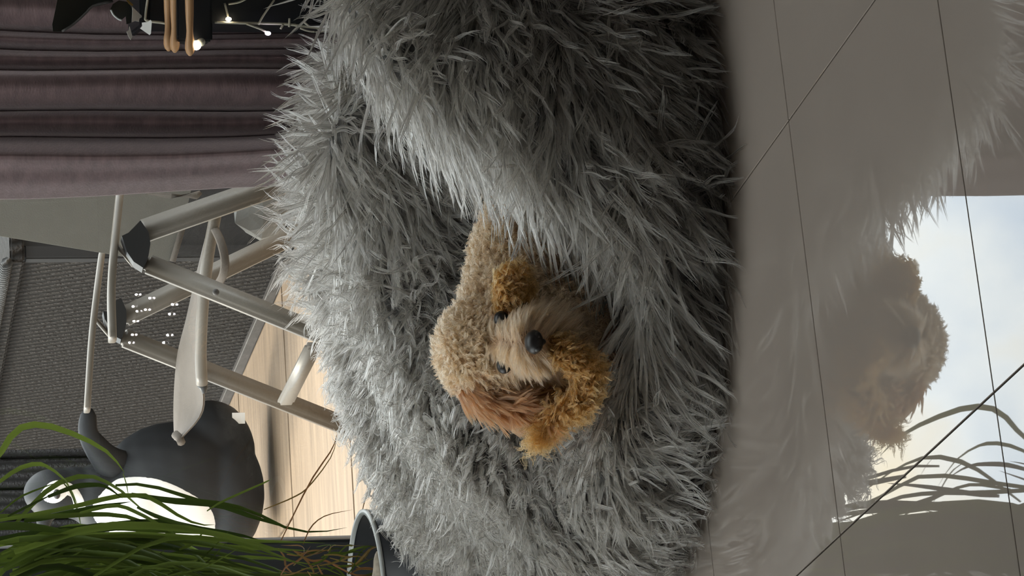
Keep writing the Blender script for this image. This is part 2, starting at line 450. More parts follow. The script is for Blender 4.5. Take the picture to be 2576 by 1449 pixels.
box_obj('window_pane', (WX0, WIN_Y + 0.055, 0.03), (WX1, WIN_Y + 0.0565, 2.30), M['glass'], win)

# ------------------------------------------------------------------ terrace
terr = tag(box_obj('terrace_floor', (-6, WIN_Y + WT, -0.16), (6, 16, -0.012), M['grout']), kind='structure')
pa, pb = G(715, 860), G(740, 1350)                    # one joint of the paving
qa = G(880, 1090)
dirp = unit(np.array([pb[0] - pa[0], pb[1] - pa[1]]))
if dirp[0] < 0: dirp = -dirp
nrm = np.array([-dirp[1], dirp[0]])
step = float(abs(((pa - qa)[:2] * nrm).sum()))
base_n = float((pa[:2] * nrm).sum())
pang = math.atan2(dirp[1], dirp[0])
PL = 2.4
plank_me = None
for j in range(-3, 9):
    for i in range(-4, 4):
        if plank_me is None:
            bm = bmesh.new(); add_box(bm, (-PL / 2 + 0.004, -step / 2 + 0.006, -0.02), (PL / 2 - 0.004, step / 2 - 0.006, 0))
            plank_me = bpy.data.meshes.new('plank'); bm.to_mesh(plank_me); bm.free(); plank_me.materials.append(M['plank'])
        c = dirp * (i * PL + (0.9 if j % 2 else 0.1)) + nrm * (base_n + (j + 0.5) * step)
        if c[1] - step / 2 < WIN_Y + WT - 0.05 or c[1] > 12 or abs(c[0]) > 4: continue
        o = bpy.data.objects.new('plank', plank_me); link(o, terr)
        o.location = (c[0], c[1], 0); o.rotation_euler = (0, 0, pang)

# storage box with woven sides; its long side runs away from the window
ca_, cb_ = G(742, 645), G(618, 928)
bdir = unit((cb_ - ca_)[:2]); bnor = np.array([bdir[1], -bdir[0]])     # to the right, along the other side
if bnor[0] < 0: bnor = -bnor
BL, BW, BH = 1.5, 0.75, float(P(24, 640, float(ca_[1]))[2])
sbox = empty('storage_box', (ca_[0], ca_[1], 0), 'large charcoal woven storage box on the terrace behind the folding chair', 'box')
def bpt(a, b, z): return np.array([ca_[0] + bdir[0] * a + bnor[0] * b, ca_[1] + bdir[1] * a + bnor[1] * b, z])
def rbox(name, a0, a1, b0, b1, z0, z1, mat, parent, bevel=0.0):
    bm = bmesh.new()
    p, q = bpt((a0 + a1) / 2, (b0 + b1) / 2, z0), bpt((a0 + a1) / 2, (b0 + b1) / 2, z1)
    add_bar(bm, p, q, a1 - a0, b1 - b0, (bdir[0], bdir[1], 0), bevel)
    return bm_obj(name, bm, mat, parent, smooth=False)
rbox('side_panel', 0.03, BL, 0.01, 0.03, 0.02, BH - 0.03, M['rattan'], sbox)
rbox('end_panel', 0.01, 0.03, 0.03, BW, 0.02, BH - 0.03, M['smooth_grey'], sbox)
rbox('back_panel', 0.03, BL, BW - 0.03, BW - 0.01, 0.02, BH - 0.03, M['smooth_grey'], sbox)
rbox('far_end_panel', BL - 0.03, BL - 0.01, 0.03, BW - 0.03, 0.02, BH - 0.03, M['smooth_grey'], sbox)
rbox('corner_post', 0.0, 0.03, 0.0, 0.03, 0.0, BH - 0.03, M['smooth_grey'], sbox, 0.004)
rbox('base_rail', 0.03, BL, 0.0, 0.024, 0.0, 0.026, M['rail'], sbox, 0.004)
rbox('lid', -0.01, BL, -0.01, BW, BH - 0.03, BH, M['rattan'], sbox, 0.005)
tube('rope_trim', [bpt(a, -0.012, BH + 0.006) for a in np.linspace(-0.01, BL, 12)], 0.012, M['rope'], sbox)

# woven screen further back
fen = empty('woven_screen', (-0.7, 8.9, 0), 'dark ribbed woven screen standing behind the penguin figure', 'screen')
for i in range(22):
    x0 = -1.9 + i * 0.085
    box_obj('slat', (x0, 8.9, 0.03), (x0 + 0.078, 8.93, 1.3), M['fence'], fen, 0.003)
box_obj('backing', (-1.9, 8.96, 0.03), (0.0, 8.975, 1.28), M['smooth_grey'], fen)
box_obj('rail', (-1.95, 8.93, 0.0), (0.0, 8.96, 0.06), M['smooth_grey'], fen)
box_obj('rail', (-1.95, 8.93, 1.2), (0.0, 8.96, 1.26), M['smooth_grey'], fen)

# ------------------------------------------------------------------ folding chair
chair = empty('folding_chair', G(893, 1085), 'pale aluminium folding chair with beige cloth seat on the terrace', 'chair')
YN, YF = 5.40, 5.72
hN, hF = P(345, 635, YN), P(305, 815, YF)
LAT = unit(hF - hN); FW = np.array([LAT[1], -LAT[0], 0]); FW = FW if FW[0] < 0 else -FW
def leg(name_pts, w=0.034, t=0.020):
    p, q = name_pts
    bm = bmesh.new(); d = unit(np.array(q) - np.array(p)); side = np.cross(d, LAT)
    add_bar(bm, p, q, w, t, side, 0.006)
    return bm_obj('leg', bm, M['metal'], chair)
def down_to(p, px, Y):                      # a leg that leaves p through the seen point px and ends on the deck
    q = P(px[0], px[1], Y); d = q - p
    return p + d * ((0.004 - p[2]) / d[2])
l1s, l2s = P(366, 662, YN), P(306, 848, YF)
footF = G(885, 1078, 0.004)
l1 = leg((l1s, down_to(l1s, (815, 843), YN - 0.07)))
l2 = leg((l2s, footF))
bm = bmesh.new(); dd = unit(l2s - footF); add_bar(bm, footF - dd * 0.004, footF + dd * 0.014, 0.026, 0.024, np.cross(dd, LAT), 0.003)
bm_obj('foot_cap', bm, M['black_plastic'], l2)
r1s, r2s = P(357, 583, YN), P(306, 800, YF)
leg((r1s, down_to(r1s, (640, 485), YN + 0.06)), 0.040)
leg((r2s, down_to(r2s, (700, 610), YF + 0.10)), 0.036)
# hinges: fan-shaped black knuckles
def hinge(cx, cy, Y, pts):
    vs, n = [], len(pts)
    for s in (-0.012, 0.012):
        for (x, y) in pts: vs.append(P(x, y, Y) + LAT * s)
    fs = [tuple(range(n))[::-1], tuple(range(n, 2 * n))] + [(i, (i + 1) % n, n + (i + 1) % n, n + i) for i in range(n)]
    return mesh_obj('hinge', vs, fs, M['black_plastic'], chair)
hinge(345, 630, YN - 0.012, [(305, 600), (322, 592), (352, 561), (372, 590), (377, 620), (372, 650), (358, 680), (335, 665), (318, 640)])
hinge(305, 815, YF - 0.012, [(292, 760), (304, 756), (316, 785), (317, 810), (314, 832), (303, 860), (288, 852), (262, 808), (258, 788), (272, 790)])
def armrest(pts, Ys, w=0.030, t=0.018):
    c = catmull([P(x, y, Y) for (x, y), Y in zip(pts, Ys)], 14)
    v, f = tube_geo(c, 1.0, 10, 1.0)
    seg, out = 10, []
    for i, p in enumerate(c):
        for k in range(seg):
            a = 2 * math.pi * (k + 0.5) / seg
            ex, ez = math.cos(a), math.sin(a)
            ex = np.sign(ex) * abs(ex) ** 0.5; ez = np.sign(ez) * abs(ez) ** 0.5
            out.append(p + LAT * ex * w / 2 * 1.0 + np.array([0, 0, ez * t / 2]))
    return mesh_obj('armrest', out, f, M['metal'], chair, True)
armrest([(302, 480), (286, 640), (280, 740), (283, 855)], [YN + 0.10, YN, YN - 0.02, YN - 0.05], 0.034, 0.014)
armrest([(256, 640), (243, 740), (230, 860), (219, 1032)], [YF + 0.06, YF, YF - 0.04, YF - 0.08], 0.034, 0.012)
for a, b in (((294, 615), (325, 655), ), ((238, 800), (268, 835))):
    Y = YN if a[0] > 280 else YF
    tube('arm_link', [P(*a, Y), P(*b, Y), P(b[0] + 12, b[1] + 14, Y)], 0.004, M['metal'], chair)
# foot crossbar, seat rail, cloths
ba, bb = P(790, 868, YN - 0.04), P(718, 1012, YF - 0.06)
bm = bmesh.new(); add_bar(bm, ba, bb, 0.030, 0.014, (0, 0, 1), 0.005); bm_obj('crossbar', bm, M['metal'], chair)
rail = catmull([P(545, 528, 5.50), P(524, 640, 5.52), P(511, 760, 5.55), P(505, 880, 5.60), P(508, 966, 5.63)], 16)
tube('seat_rail', rail, 0.0105, M['metal'], chair, 12)
tube('rail_end', [P(508, 966, 5.63), P(512, 975, 5.63), P(514, 990, 5.63)], [0.0095, 0.008, 0.003], M['black_plastic'], chair)
top_e = [(533, 530), (493, 690), (468, 800), (450, 870), (442, 920), (437, 990), (436, 1050), (438, 1108)]
bot_e = [(540, 530), (512, 690), (499, 800), (496, 870), (500, 930), (511, 1000), (500, 1050), (452, 1105)]
ys = [5.52, 5.54, 5.57, 5.60, 5.63, 5.66, 5.68, 5.70]
te = catmull([P(x, y, Y + 0.10) for (x, y), Y in zip(top_e, ys)], 22); be = catmull([P(x, y, Y) for (x, y), Y in zip(bot_e, ys)], 22)
vs, fs = [], []
for s in (0, 1):
    for i in range(22):
        for k in range(5):
            u = k / 4; p = te[i] * (1 - u) + be[i] * u
            p = p + np.array([0, 0.012 * math.sin(u * 3.14), -0.004 * s]); vs.append(p + np.array([0, 0.003 * s, 0]))
N0 = 22 * 5
for s in (0, 1):
    for i in range(21):
        for k in range(4):
            q = (s * N0 + i * 5 + k, s * N0 + i * 5 + k + 1, s * N0 + (i + 1) * 5 + k + 1, s * N0 + (i + 1) * 5 + k)
            fs.append(q if s == 0 else q[::-1])
for i in range(21):
    for k in (0, 4): fs.append((i * 5 + k, (i + 1) * 5 + k, N0 + (i + 1) * 5 + k, N0 + i * 5 + k))
seatc = mesh_obj('seat_cloth', vs, fs, M['sling'], chair, True)
tube('seat_hem_tube', [P(440, 1092, 5.72), P(452, 1103, 5.71), P(456, 1113, 5.70)], 0.008, M['sling'], seatc)
tube('strap', catmull([P(540, 575, 5.50), P(556, 610, 5.47), P(566, 655, 5.46), P(562, 690, 5.47), P(549, 715, 5.50)], 12), 0.0075, M['sling'], chair, 8, 0.4, (0, 1, 0))
ellipsoid('bolt', P(543, 735, YN - 0.055), (0.006, 0.006, 0.006), M['rail'], l1, 2)
# back cloth: stretched behind the near legs
bc = [(-30, 430), (-30, 590), (20, 597), (262, 637), (400, 660), (436, 655), (462, 560), (492, 430)]
vs = [P(x, y, 5.62 ) for i, (x, y) in enumerate(bc)]
n = len(vs); vs = vs + [v + np.array([0, 0.004, 0]) for v in vs]
fs = [tuple(range(n)), tuple(range(n, 2 * n))[::-1]] + [(i, n + i, n + (i + 1) % n, (i + 1) % n) for i in range(n)]
backc = mesh_obj('back_cloth', vs, fs, M['backcloth'], chair)
tube('cloth_hem', [P(434, 658, 5.615), P(448, 610, 5.615), P(464, 556, 5.615)], 0.0055, M['sling'], backc)
tube('cloth_hem', [P(372, 485, 5.60), P(430, 493, 5.60), P(494, 492, 5.60), P(505, 484, 5.60)], [0.003, 0.005, 0.007, 0.004], M['sling'], backc)
# crumpled cloth pouch slung under the seat
bm = bmesh.new()
bmesh.ops.create_icosphere(bm, subdivisions=2, radius=1.0)
pc = P(655, 525, 5.60)
for v in bm.verts:
    k = 1 + 0.16 * math.sin(5.1 * v.co.x + 3 * v.co.z) * math.cos(4.3 * v.co.y + 2.2 * v.co.z) + random.uniform(-0.09, 0.09)
    v.co = V(pc + np.array([v.co.x * 0.056, v.co.y * 0.035, v.co.z * 0.052]) * k)
bm_obj('crumpled_pouch', bm, M['pouch'], chair, smooth=False)

# ------------------------------------------------------------------ penguin figure
YP = 6.90
pm = 8000 / (YP / math.cos(math.radians(8.5)))       # pixels per metre there
def pr(px): return px / pm
pblobs = [(P(445, 1235, YP + 0.02), (pr(175), 0.15, pr(200))), (P(350, 1275, YP), (pr(125), 0.125, pr(120))),
          (P(560, 1240, YP + 0.02), (pr(160), 0.14, pr(104))), (P(530, 1140, YP + 0.05), (pr(135), 0.12, pr(112))),
          (P(250, 1250, YP), (pr(85), 0.085, pr(80))), (P(190, 1240, YP), (pr(66), 0.07, pr(65))),
          (P(138, 1240, YP - 0.01), (pr(62), 0.07, pr(78))), (P(110, 1305, YP - 0.02), (pr(35), 0.022, pr(20)))]
peng = blob_union('penguin_figure', pblobs, 0.006, M['penguin'], 10)
tag(peng, 'dark grey penguin figure with white face and belly standing on the terrace', 'figure')
fl = catmull([P(310, 1190, YP - 0.02), P(272, 1160, YP - 0.05), P(240, 1122, YP - 0.06), P(221, 1085, YP - 0.06), P(224, 1028, YP - 0.05)], 16)
tube('flipper', fl, np.interp(np.linspace(0, 1, 16), [0, 0.35, 0.7, 0.92, 1], [0.05, 0.030, 0.0215, 0.019, 0.008]), M['penguin'], peng, 12, 0.8, (0, 1, 0))
pv, pn, pt = mesh_arrays(peng)
pbvh = BVHTree.FromPolygons([tuple(v) for v in pv], [tuple(map(int, t)) for t in pt])
def inside(poly, x, y):
    c = False; j = len(poly) - 1
    for i in range(len(poly)):
        xi, yi = poly[i]; xj, yj = poly[j]
        if (yi > y) != (yj > y) and x < (xj - xi) * (y - yi) / (yj - yi) + xi: c = not c
        j = i
    return c
def patch(name, poly, bvh, mat, parent, lift, rings=7, per=40):
    "a marking that lies on the body: rings of points laid on the surface, drawn proud by 'lift'"
    poly = np.array(poly, float); ring = catmull(np.vstack([poly, poly[:1]]), per + 1)[:-1]
    c = ring.mean(0); vs, fs = [], []
    def hit(x, y):
        d = V(unit(ray(x, y))); h = bvh.ray_cast(V(CAM), d)
        if h[0] is None:
            h2 = bvh.find_nearest(V(P(x, y, YP))); return h2[0], h2[1]
        return h[0], h[1]
    for r in range(rings):
        k = 1 - r / rings
        for (x, y) in c + (ring - c) * k:
            q, nn = hit(x, y); vs.append(q + nn * (lift if r else 0.0))
    q, nn = hit(*c); vs.append(q + nn * lift)
    for r in range(rings - 1):
        for i in range(per):
            j = (i + 1) % per
            fs.append((r * per + i, r * per + j, (r + 1) * per + j, (r + 1) * per + i))
    for i in range(per): fs.append(((rings - 1) * per + i, (rings - 1) * per + (i + 1) % per, rings * per))
    return mesh_obj(name, vs, fs, mat, parent, True)
patch('white_belly', [(238, 1258), (282, 1214), (315, 1201), (378, 1202), (437, 1220), (503, 1256), (534, 1288), (541, 1330), (520, 1362), (400, 1368), (290, 1345), (246, 1318), (230, 1285)], pbvh, M['white'], peng, 0.003, 8, 60)
patch('face_patch', [(103, 1238), (122, 1216), (145, 1208), (170, 1214), (182, 1226), (170, 1245), (150, 1262), (130, 1266), (110, 1258)], pbvh, M['white'], peng, 0.002, 4, 30)
patch('face_stripe', [(160, 1212), (178, 1216), (195, 1230), (210, 1256), (216, 1285), (200, 1294), (187, 1290), (184, 1265), (176, 1246), (160, 1240)], pbvh, M['white'], peng, 0.002, 4, 30)
q = pbvh.ray_cast(V(CAM), V(unit(ray(143, 1243))))[0]
ellipsoid('eye', q if q else P(143, 1243, YP - 0.06), (0.011, 0.009, 0.008), M['dog_black'], peng, 2)
f0 = P(600, 1052, YP - 0.02)
box_obj('paper_tag', (f0[0] - 0.012, f0[1] - 0.002, f0[2] - 0.014), (f0[0] + 0.012, f0[1], f0[2] + 0.014), M['white'], peng)

# ------------------------------------------------------------------ curtain
CY = 4.56
prof = [(492, .050), (478, .034), (455, .010), (430, -.014), (412, -.036), (402, -.045), (392, -.043), (375, -.018), (352, .020), (343, .034), (336, .010),
        (318, -.012), (300, -.008), (286, .012), (279, .028), (271, .000), (245, -.030), (222, -.036), (198, -.024), (184, .000), (176, .016),
        (167, -.004), (150, -.012), (134, .010), (126, .022), (117, -.002), (105, -.010), (92, .010), (84, .020), (74, -.006), (45, -.030), (15, -.020),
        (-8, .01), (-20, .02), (-60, -.03), (-110, .02), (-160, -.03), (-215, .02), (-270, -.03), (-330, .02), (-400, -.03), (-470, .02), (-540, -.03),
        (-620, .02), (-700, -.03), (-790, .02), (-880, -.03), (-980, .02), (-1080, -.03), (-1190, .02), (-1300, -.03), (-1430, .02), (-1560, -.03), (-1700, .02)]
pr2 = catmull([(float(P(350, y, CY)[0]) + 0.007, CY + d * (1.5 if d > 0.012 else 1.2)) for y, d in prof], 420)
vs, fs, NZ = [], [], 26
for k in range(NZ):
    z = 0.012 + (2.42 - 0.012) * k / (NZ - 1)
    lean = 0.012 * (z - 0.55)
    for i, (x, y) in enumerate(pr2):
        wob = 0.006 * math.sin(z * 4.1 + x * 9.0) + 0.003 * math.sin(z * 9.7 + x * 31)
        vs.append((x - lean * max(0, 1 - (x - 0.1) * 1.4) + wob, y + 0.004 * math.sin(z * 6 + x * 20), z))
n = len(pr2)
for k in range(NZ - 1):
    for i in range(n - 1): fs.append((k * n + i, k * n + i + 1, (k + 1) * n + i + 1, (k + 1) * n + i))
cur = mesh_obj('curtain', vs, fs, M['velvet'], None, True)
m = cur.modifiers.new('thick', 'SOLIDIFY'); m.thickness = 0.003
tag(cur, 'dark mauve velvet curtain hanging in folds over the right side of the window', 'curtain')
rod = tube('curtain_rod', [(-0.6, CY, 2.45), (0.5, CY, 2.45), (2.0, CY, 2.45)], 0.014, M['black_plastic'])
tag(rod, 'black curtain rod above the window', 'rod')

# ------------------------------------------------------------------ fluffy pouf
front = G(1848, 620)
BR = 0.475
BC = np.array([float(G(1848, 610)[0]), float(front[1]) + 0.022 + BR])
ctrl = []
def cp(px, py, Y, drop=0.044):
    p = P(px, py, Y); ctrl.append((p[0], p[1], p[2] - drop))
for a in [(1500, 950, 3.45), (1440, 1150, 3.50), (1400, 1300, 3.57), (1495, 750, 3.455), (1402, 650, 3.52), (1305, 520, 3.57), (1205, 420, 3.61),
          (1130, 320, 3.67), (1060, 200, 3.73), (985, 80, 3.80), (930, 0, 3.86), (900, -120, 3.9),
          (785, 300, 4.03), (868, 150, 4.00), (1025, 40, 4.0), (1140, -100, 3.98), (750, 450, 4.06), (785, 600, 4.08), (840, 750, 4.08), (895, 900, 4.04), (960, 1050, 3.98), (1035, 1200, 3.91),
          (1135, 1300, 3.85), (1235, 1449, 3.80), (1310, 1600, 3.76),
          (800, 300, 3.93), (850, 450, 3.92), (870, 600, 3.92), (930, 750, 3.88), (980, 900, 3.83), (1030, 1050, 3.77), (1080, 1180, 3.70),
          (1200, 1300, 3.72), (1250, 1420, 3.70), (1300, 1180, 3.62), (1350, 1550, 3.67), (1420, 1420, 3.60)]: cp(*a)
for x, y, z in [(.10, 3.74, .07), (.20, 3.80, .11), (.29, 3.86, .15), (.38, 3.95, .20), (0.0, 3.60, .04), (-.06, 3.60, .05), (.10, 3.64, .06), (0.0, 3.75, .10), (-.05, 3.53, .05), (0.02, 3.50, .05)]:
    ctrl.append((x, y, z))
for a in range(0, 360, 20):
    if 20 < a < 160: ctrl.append((BC[0] + BR * 0.98 * math.cos(math.radians(a)), BC[1] + BR * 0.98 * math.sin(math.radians(a)), 0.25 - 0.0010 * abs(a - 80)))
ctrl = np.array(ctrl)
CXY = ctrl[:, :2]
def tps(r): return np.where(r > 1e-9, r * r * np.log(r + 1e-12), 0.0)
rr = (ctrl[:, :2] - BC) / BR
rn = np.minimum(np.linalg.norm(rr, axis=1), 0.97)
PEXP = 4.0
fall = (1 - rn ** PEXP) ** (1 / PEXP)
def fit_tps(val, lam=4e-4):
    n = len(CXY); K = tps(np.linalg.norm(CXY[:, None] - CXY[None], axis=2)) + lam * np.eye(n)
    Q = np.hstack([np.ones((n, 1)), CXY]); A = np.block([[K, Q], [Q.T, np.zeros((3, 3))]])
    w = np.linalg.solve(A, np.concatenate([val, np.zeros(3)]))
    return lambda xy: tps(np.linalg.norm(xy[:, None] - CXY[None], axis=2)) @ w[:n] + w[n] + xy @ w[n + 1:]
Hf = fit_tps(ctrl[:, 2] / np.maximum(fall, 0.45))
NT, NR = 180, 60
ts = np.linspace(0, math.pi / 2, NR)
pv_ = []
for a in np.linspace(0, 2 * math.pi, NT, endpoint=False):
    r = np.sin(ts) ** (2 / PEXP)
    xy = BC + BR * r[:, None] * np.array([math.cos(a), math.sin(a)])
    h = np.clip(Hf(BC + (xy - BC) * 0.985), 0.05, 0.42) * np.cos(ts) ** (2 / PEXP)
    h[-1] = 0.0
    under = np.clip(1 - h / 0.10, 0, 1) * 0.05      # the base tucks in a little
    xy = BC + (xy - BC) * (1 - under * (r > 0.8))[:, None]
    pv_.append(np.column_stack([xy, np.maximum(h, 0.001)]))
pvv = np.array(pv_)                                   # (NT, NR, 3)
vs = [pvv[0, 0]]; idx = np.zeros((NT, NR), int)
for i in range(NT):
    for k in range(1, NR): idx[i, k] = len(vs); vs.append(pvv[i, k])
fs = []
for i in range(NT):
    j = (i + 1) % NT
    fs.append((0, idx[i, 1], idx[j, 1]))
    for k in range(1, NR - 1): fs.append((idx[i, k], idx[i, k + 1], idx[j, k + 1], idx[j, k]))
fs.append(tuple(idx[:, NR - 1][::-1]))
pouf = mesh_obj('fur_pouf', vs, fs, M['pouf'], None, True)
tag(pouf, 'big round grey shaggy fur pouf on the tiled floor with a dog lying in it', 'pouf')
v, nn, t = mesh_arrays(pouf)
cen = v[t].mean(1)
wgt = np.where(cen[:, 1] > BC[1] + 0.30, 0.5, 1.0) * np.where((cen[:, 2] < 0.004), 0.0, 1.0)
NC = 18000
root, nrm_ = sample_tris(v, nn, t, NC, wgt)
nrm_ = np.where(((nrm_ * unit(root - np.array([BC[0], BC[1], -0.1]))).sum(1) < -0.3)[:, None], -nrm_, nrm_)
# comb directions, by place on the pouf (x, y, flow x, flow y, flow z)
comb = [(.40, 3.50, -1, -.1, .05), (.20, 3.42, -1, -.05, .02), (.02, 3.40, -.8, -.2, -.35), (-.15, 3.42, -.5, -.5, -.8), (-.30, 3.52, -.7, -.5, -.7),
        (.40, 3.80, -.7, -.6, -.2), (.25, 3.68, -.75, -.5, -.3), (.12, 3.58, -.7, .25, -.2), (.03, 3.47, -.8, .1, -.3),
        (.30, 4.05, -.2, .3, .6), (.15, 4.1, -.1, .4, .6), (-.05, 4.08, -.3, .4, .3), (-.25, 3.95, -.7, .4, .1), (-.38, 3.75, -.8, .1, -.2),
        (.22, 3.92, -.5, -.6, -.4), (.08, 3.90, -.4, -.7, -.4), (-.08, 3.85, -.5, -.4, -.2), (-.10, 3.68, -.5, -.4, 0), (-.2, 3.6, -.6, -.5, -.1)]
comb = np.array(comb)
dxy = np.linalg.norm(root[:, None, :2] - comb[None, :, :2], axis=2)
ww = 1 / (dxy ** 3 + 1e-4); ww /= ww.sum(1)[:, None]
flow = ww @ comb[:, 2:]
low = np.clip((0.14 - root[:, 2]) / 0.14, 0, 1) * (root[:, 1] < BC[1])
flow = flow + np.outer(low, (0.45, 0, -0.05))
# low-frequency swirls so that neighbouring locks part and overlap
def swirl(p, f, s):
    return np.stack([np.sin(p[:, 0] * f + 1.7 * np.sin(p[:, 1] * f * 0.8 + s) + s), np.sin(p[:, 1] * f + 1.9 * np.sin(p[:, 2] * f + 2 * s) + 2.1 * s),
                     np.sin(p[:, 2] * f * 1.3 + 1.3 * np.sin(p[:, 0] * f + 3 * s) + 0.7 * s)], 1)
flow = flow + 0.28 * swirl(root, 22, 1.0) + 0.22 * swirl(root, 47, 2.3)
leftness = np.clip((0.12 - root[:, 0]) / 0.25, 0, 1) * np.clip((root[:, 1] - 3.42) / 0.15, 0, 1)
length = 0.092 - 0.036 * leftness
curl = 0.0030 + 0.0050 * leftness
lift = 0.32 + 0.30 * leftness
pts = clumped(root, nrm_, flow, length, k=13, per=7, spread=0.0023, curl=curl, freq=1.25 + 0.9 * leftness, lift=lift, sag=0.14 + 0.14 * leftness, jitter=0.22, tip=0.38)
pts[:, :, 2] = np.maximum(pts[:, :, 2], 0.003)
rad = 0.00052 * np.array([1, 1, 1, 1, 1, .98, .95, .92, .86, .78, .65, .45, .15])
hair_obj('fur', pts, rad, M['grey_hair'], pouf)

# ------------------------------------------------------------------ dog
blobs = [(P(1228, 878, 3.555), (.055, .060, .052)), (P(1205, 880, 3.57), (.047, .05, .044)),       # skull
         (P(1312, 862, 3.485), (.032, .040, .029)), (P(1330, 862, 3.462), (.025, .030, .023)),      # muzzle
         (P(1290, 862, 3.51), (.045, .04, .036)), (P(1370, 862, 3.505), (.034, .035, .028)),         # cheeks, chin
         (P(1290, 770, 3.58), (.055, .055, .055)), (P(1310, 715, 3.60), (.060, .055, .058)), (P(1318, 645, 3.61), (.060, .055, .056)),
         (P(1335, 575, 3.625), (.055, .05, .050)), (P(1345, 525, 3.64), (.045, .045, .042)), (P(1400, 850, 3.56), (.06, .06, .055)),
         (P(1380, 925, 3.545), (.042, .030, .034)), (P(1410, 950, 3.53), (.028, .022, .020)),          # chest
         (P(1290, 718, 3.485), (.022, .010, .017)), (P(1278, 745, 3.495), (.013, .012, .012)), (P(1266, 768, 3.525), (.011, .016, .011)),   # ear on the right
         (P(1195, 955, 3.55), (.026, .020, .024)), (P(1232, 988, 3.535), (.021, .016, .026)), (P(1282, 1012, 3.52), (.019, .014, .026)), (P(1328, 1030, 3.50), (.015, .012, .020))]
ringp = catmull([P(x, y, Y) for x, y, Y in [(1392, 876, 3.45), (1428, 894, 3.435), (1462, 915, 3.43), (1475, 958, 3.43), (1458, 1002, 3.44), (1420, 1032, 3.45), (1385, 1055, 3.465)]], 16)
for p in ringp: blobs.append((p, (.009, .009, .008)))
dog = blob_union('dog', blobs, 0.0035, M['dog_skin'], 5)
tag(dog, 'small curly apricot poodle mix curled up in the grey fur pouf facing the camera', 'dog')
v, nn, t = mesh_arrays(dog)
dbvh = BVHTree.FromPolygons([tuple(x) for x in v], [tuple(map(int, x)) for x in t])
def onto(x, y):
    h = dbvh.ray_cast(V(CAM), V(unit(ray(x, y)))); return h[0], h[1]
eyes = []
for (x, y) in ((1264, 806), (1272, 916)):
    q, n_ = onto(x, y)
    eyes.append(np.array(q))
    ellipsoid('eye', np.array(q) + np.array(n_) * 0.003, (.0092, .008, .0085), M['dog_black'], dog, 3)
q, n_ = onto(1338, 860)
nose_c = np.array(q) + np.array([0, -0.010, 0])
bm = bmesh.new()
for c, r in (((0, 0, 0), (.0135, .012, .0105)), ((-.006, -.003, -.002), (.006, .008, .006)), ((.006, -.003, -.002), (.006, .008, .006)), ((0, .006, -.009), (.004, .006, .006))):
    bmesh.ops.create_icosphere(bm, subdivisions=3, radius=1.0, matrix=Matrix.Translation(V(nose_c + np.array(c))) @ Matrix.Diagonal((*r, 1)))
bm_obj('nose', bm, M['dog_black'], dog)
# fur regions, told by where a root sits on the animal
def to_px(p):
    d = p - CAM; w = d @ FWD
    return 1288 + (d @ AX_X) * F_PX / w, 724.5 - (d @ AX_Y) * F_PX / w
root, nr = sample_tris(v, nn, t, 16000)
px, py = to_px(root)
ear_r = (px > 1240) & (px < 1345) & (py > 655) & (py < 785) & (root[:, 1] < 3.515)
ear_l = (py > 960) & (px < 1375) & (py > 960 + (1250 - px) * 0.1) & (px > 1150)
ringd = np.min(np.linalg.norm(root[:, None] - ringp[None], axis=2), axis=1)
gold = ((ringd < 0.0165) & ~ear_l) | ear_r | ((px > 1335) & (px < 1420) & (py > 985) & ~ear_l)
inner = (px > 1395) & (py > 880) & ~gold & ~ear_l              # the darker auburn hair behind the curled paw
eye_d = np.min(np.stack([np.linalg.norm(root - e_, axis=1) for e_ in eyes]), axis=0)
nose_d = np.linalg.norm(root - nose_c, axis=1)
bare = (eye_d < 0.0128) | (nose_d < 0.018)
near = np.clip(eye_d / 0.032, 0.36, 1.0)
muzz = (np.linalg.norm(root - P(1322, 862, 3.475), axis=1) < 0.050) & ~gold & ~ear_l & ~inner
body = ~gold & ~ear_l & ~muzz & ~bare & ~inner
fl = np.tile(np.array([0.1, -0.2, -0.4]), (len(root), 1))
sel = body
pts = clumped(root[sel], nr[sel], fl[sel] + 0.6 * swirl(root[sel], 90, 1.1), 0.016 * near[sel], k=12, per=9, spread=0.0018, curl=0.0028 * near[sel], freq=1.6, lift=1.0, sag=0.25, jitter=0.5, tip=0.25)
rad12 = 0.00033 * np.array([1, 1, 1, 1, 1, .98, .96, .92, .85, .75, .55, .2])
hair_obj('coat', pts, rad12, M['cream_hair'], dog)
sel = muzz & ~bare
side = np.sign(root[sel][:, 0] - nose_c[0])
above = np.clip((root[sel][:, 2] - nose_c[2]) / 0.02, -1, 1)
out = np.stack([side * 1.0 + 4 * (root[sel][:, 0] - nose_c[0]), 0.15 + 0 * side, 0.30 * above - 0.35], 1)
pts = clumped(root[sel], nr[sel], out, 0.024 * near[sel], k=12, per=10, spread=0.0026, curl=0.0016, freq=0.7, lift=0.45, sag=0.55, jitter=0.22, tip=0.22)
hair_obj('muzzle_hair', pts, rad12, M['cream_hair'], dog)
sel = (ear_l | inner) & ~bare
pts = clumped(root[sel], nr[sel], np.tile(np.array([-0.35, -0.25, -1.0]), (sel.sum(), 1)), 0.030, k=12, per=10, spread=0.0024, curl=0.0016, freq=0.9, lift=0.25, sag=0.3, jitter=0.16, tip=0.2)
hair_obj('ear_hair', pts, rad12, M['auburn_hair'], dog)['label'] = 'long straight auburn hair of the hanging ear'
sel = gold & ~bare
pts = clumped(root[sel], nr[sel], np.tile(np.array([-0.1, -0.2, -0.7]), (sel.sum(), 1)) + 0.8 * swirl(root[sel], 60, 0.4), np.where(ear_r[sel], 0.013, 0.020), k=14, per=10, spread=0.0013, curl=0.0034, freq=2.2, lift=0.7, sag=0.3, jitter=0.4, tip=0.2)
hair_obj('curly_hair', pts, 0.00036 * np.linspace(1, .35, 14), M['gold_hair'], dog)['label'] = 'tight golden brown curls of ear tips and paw'
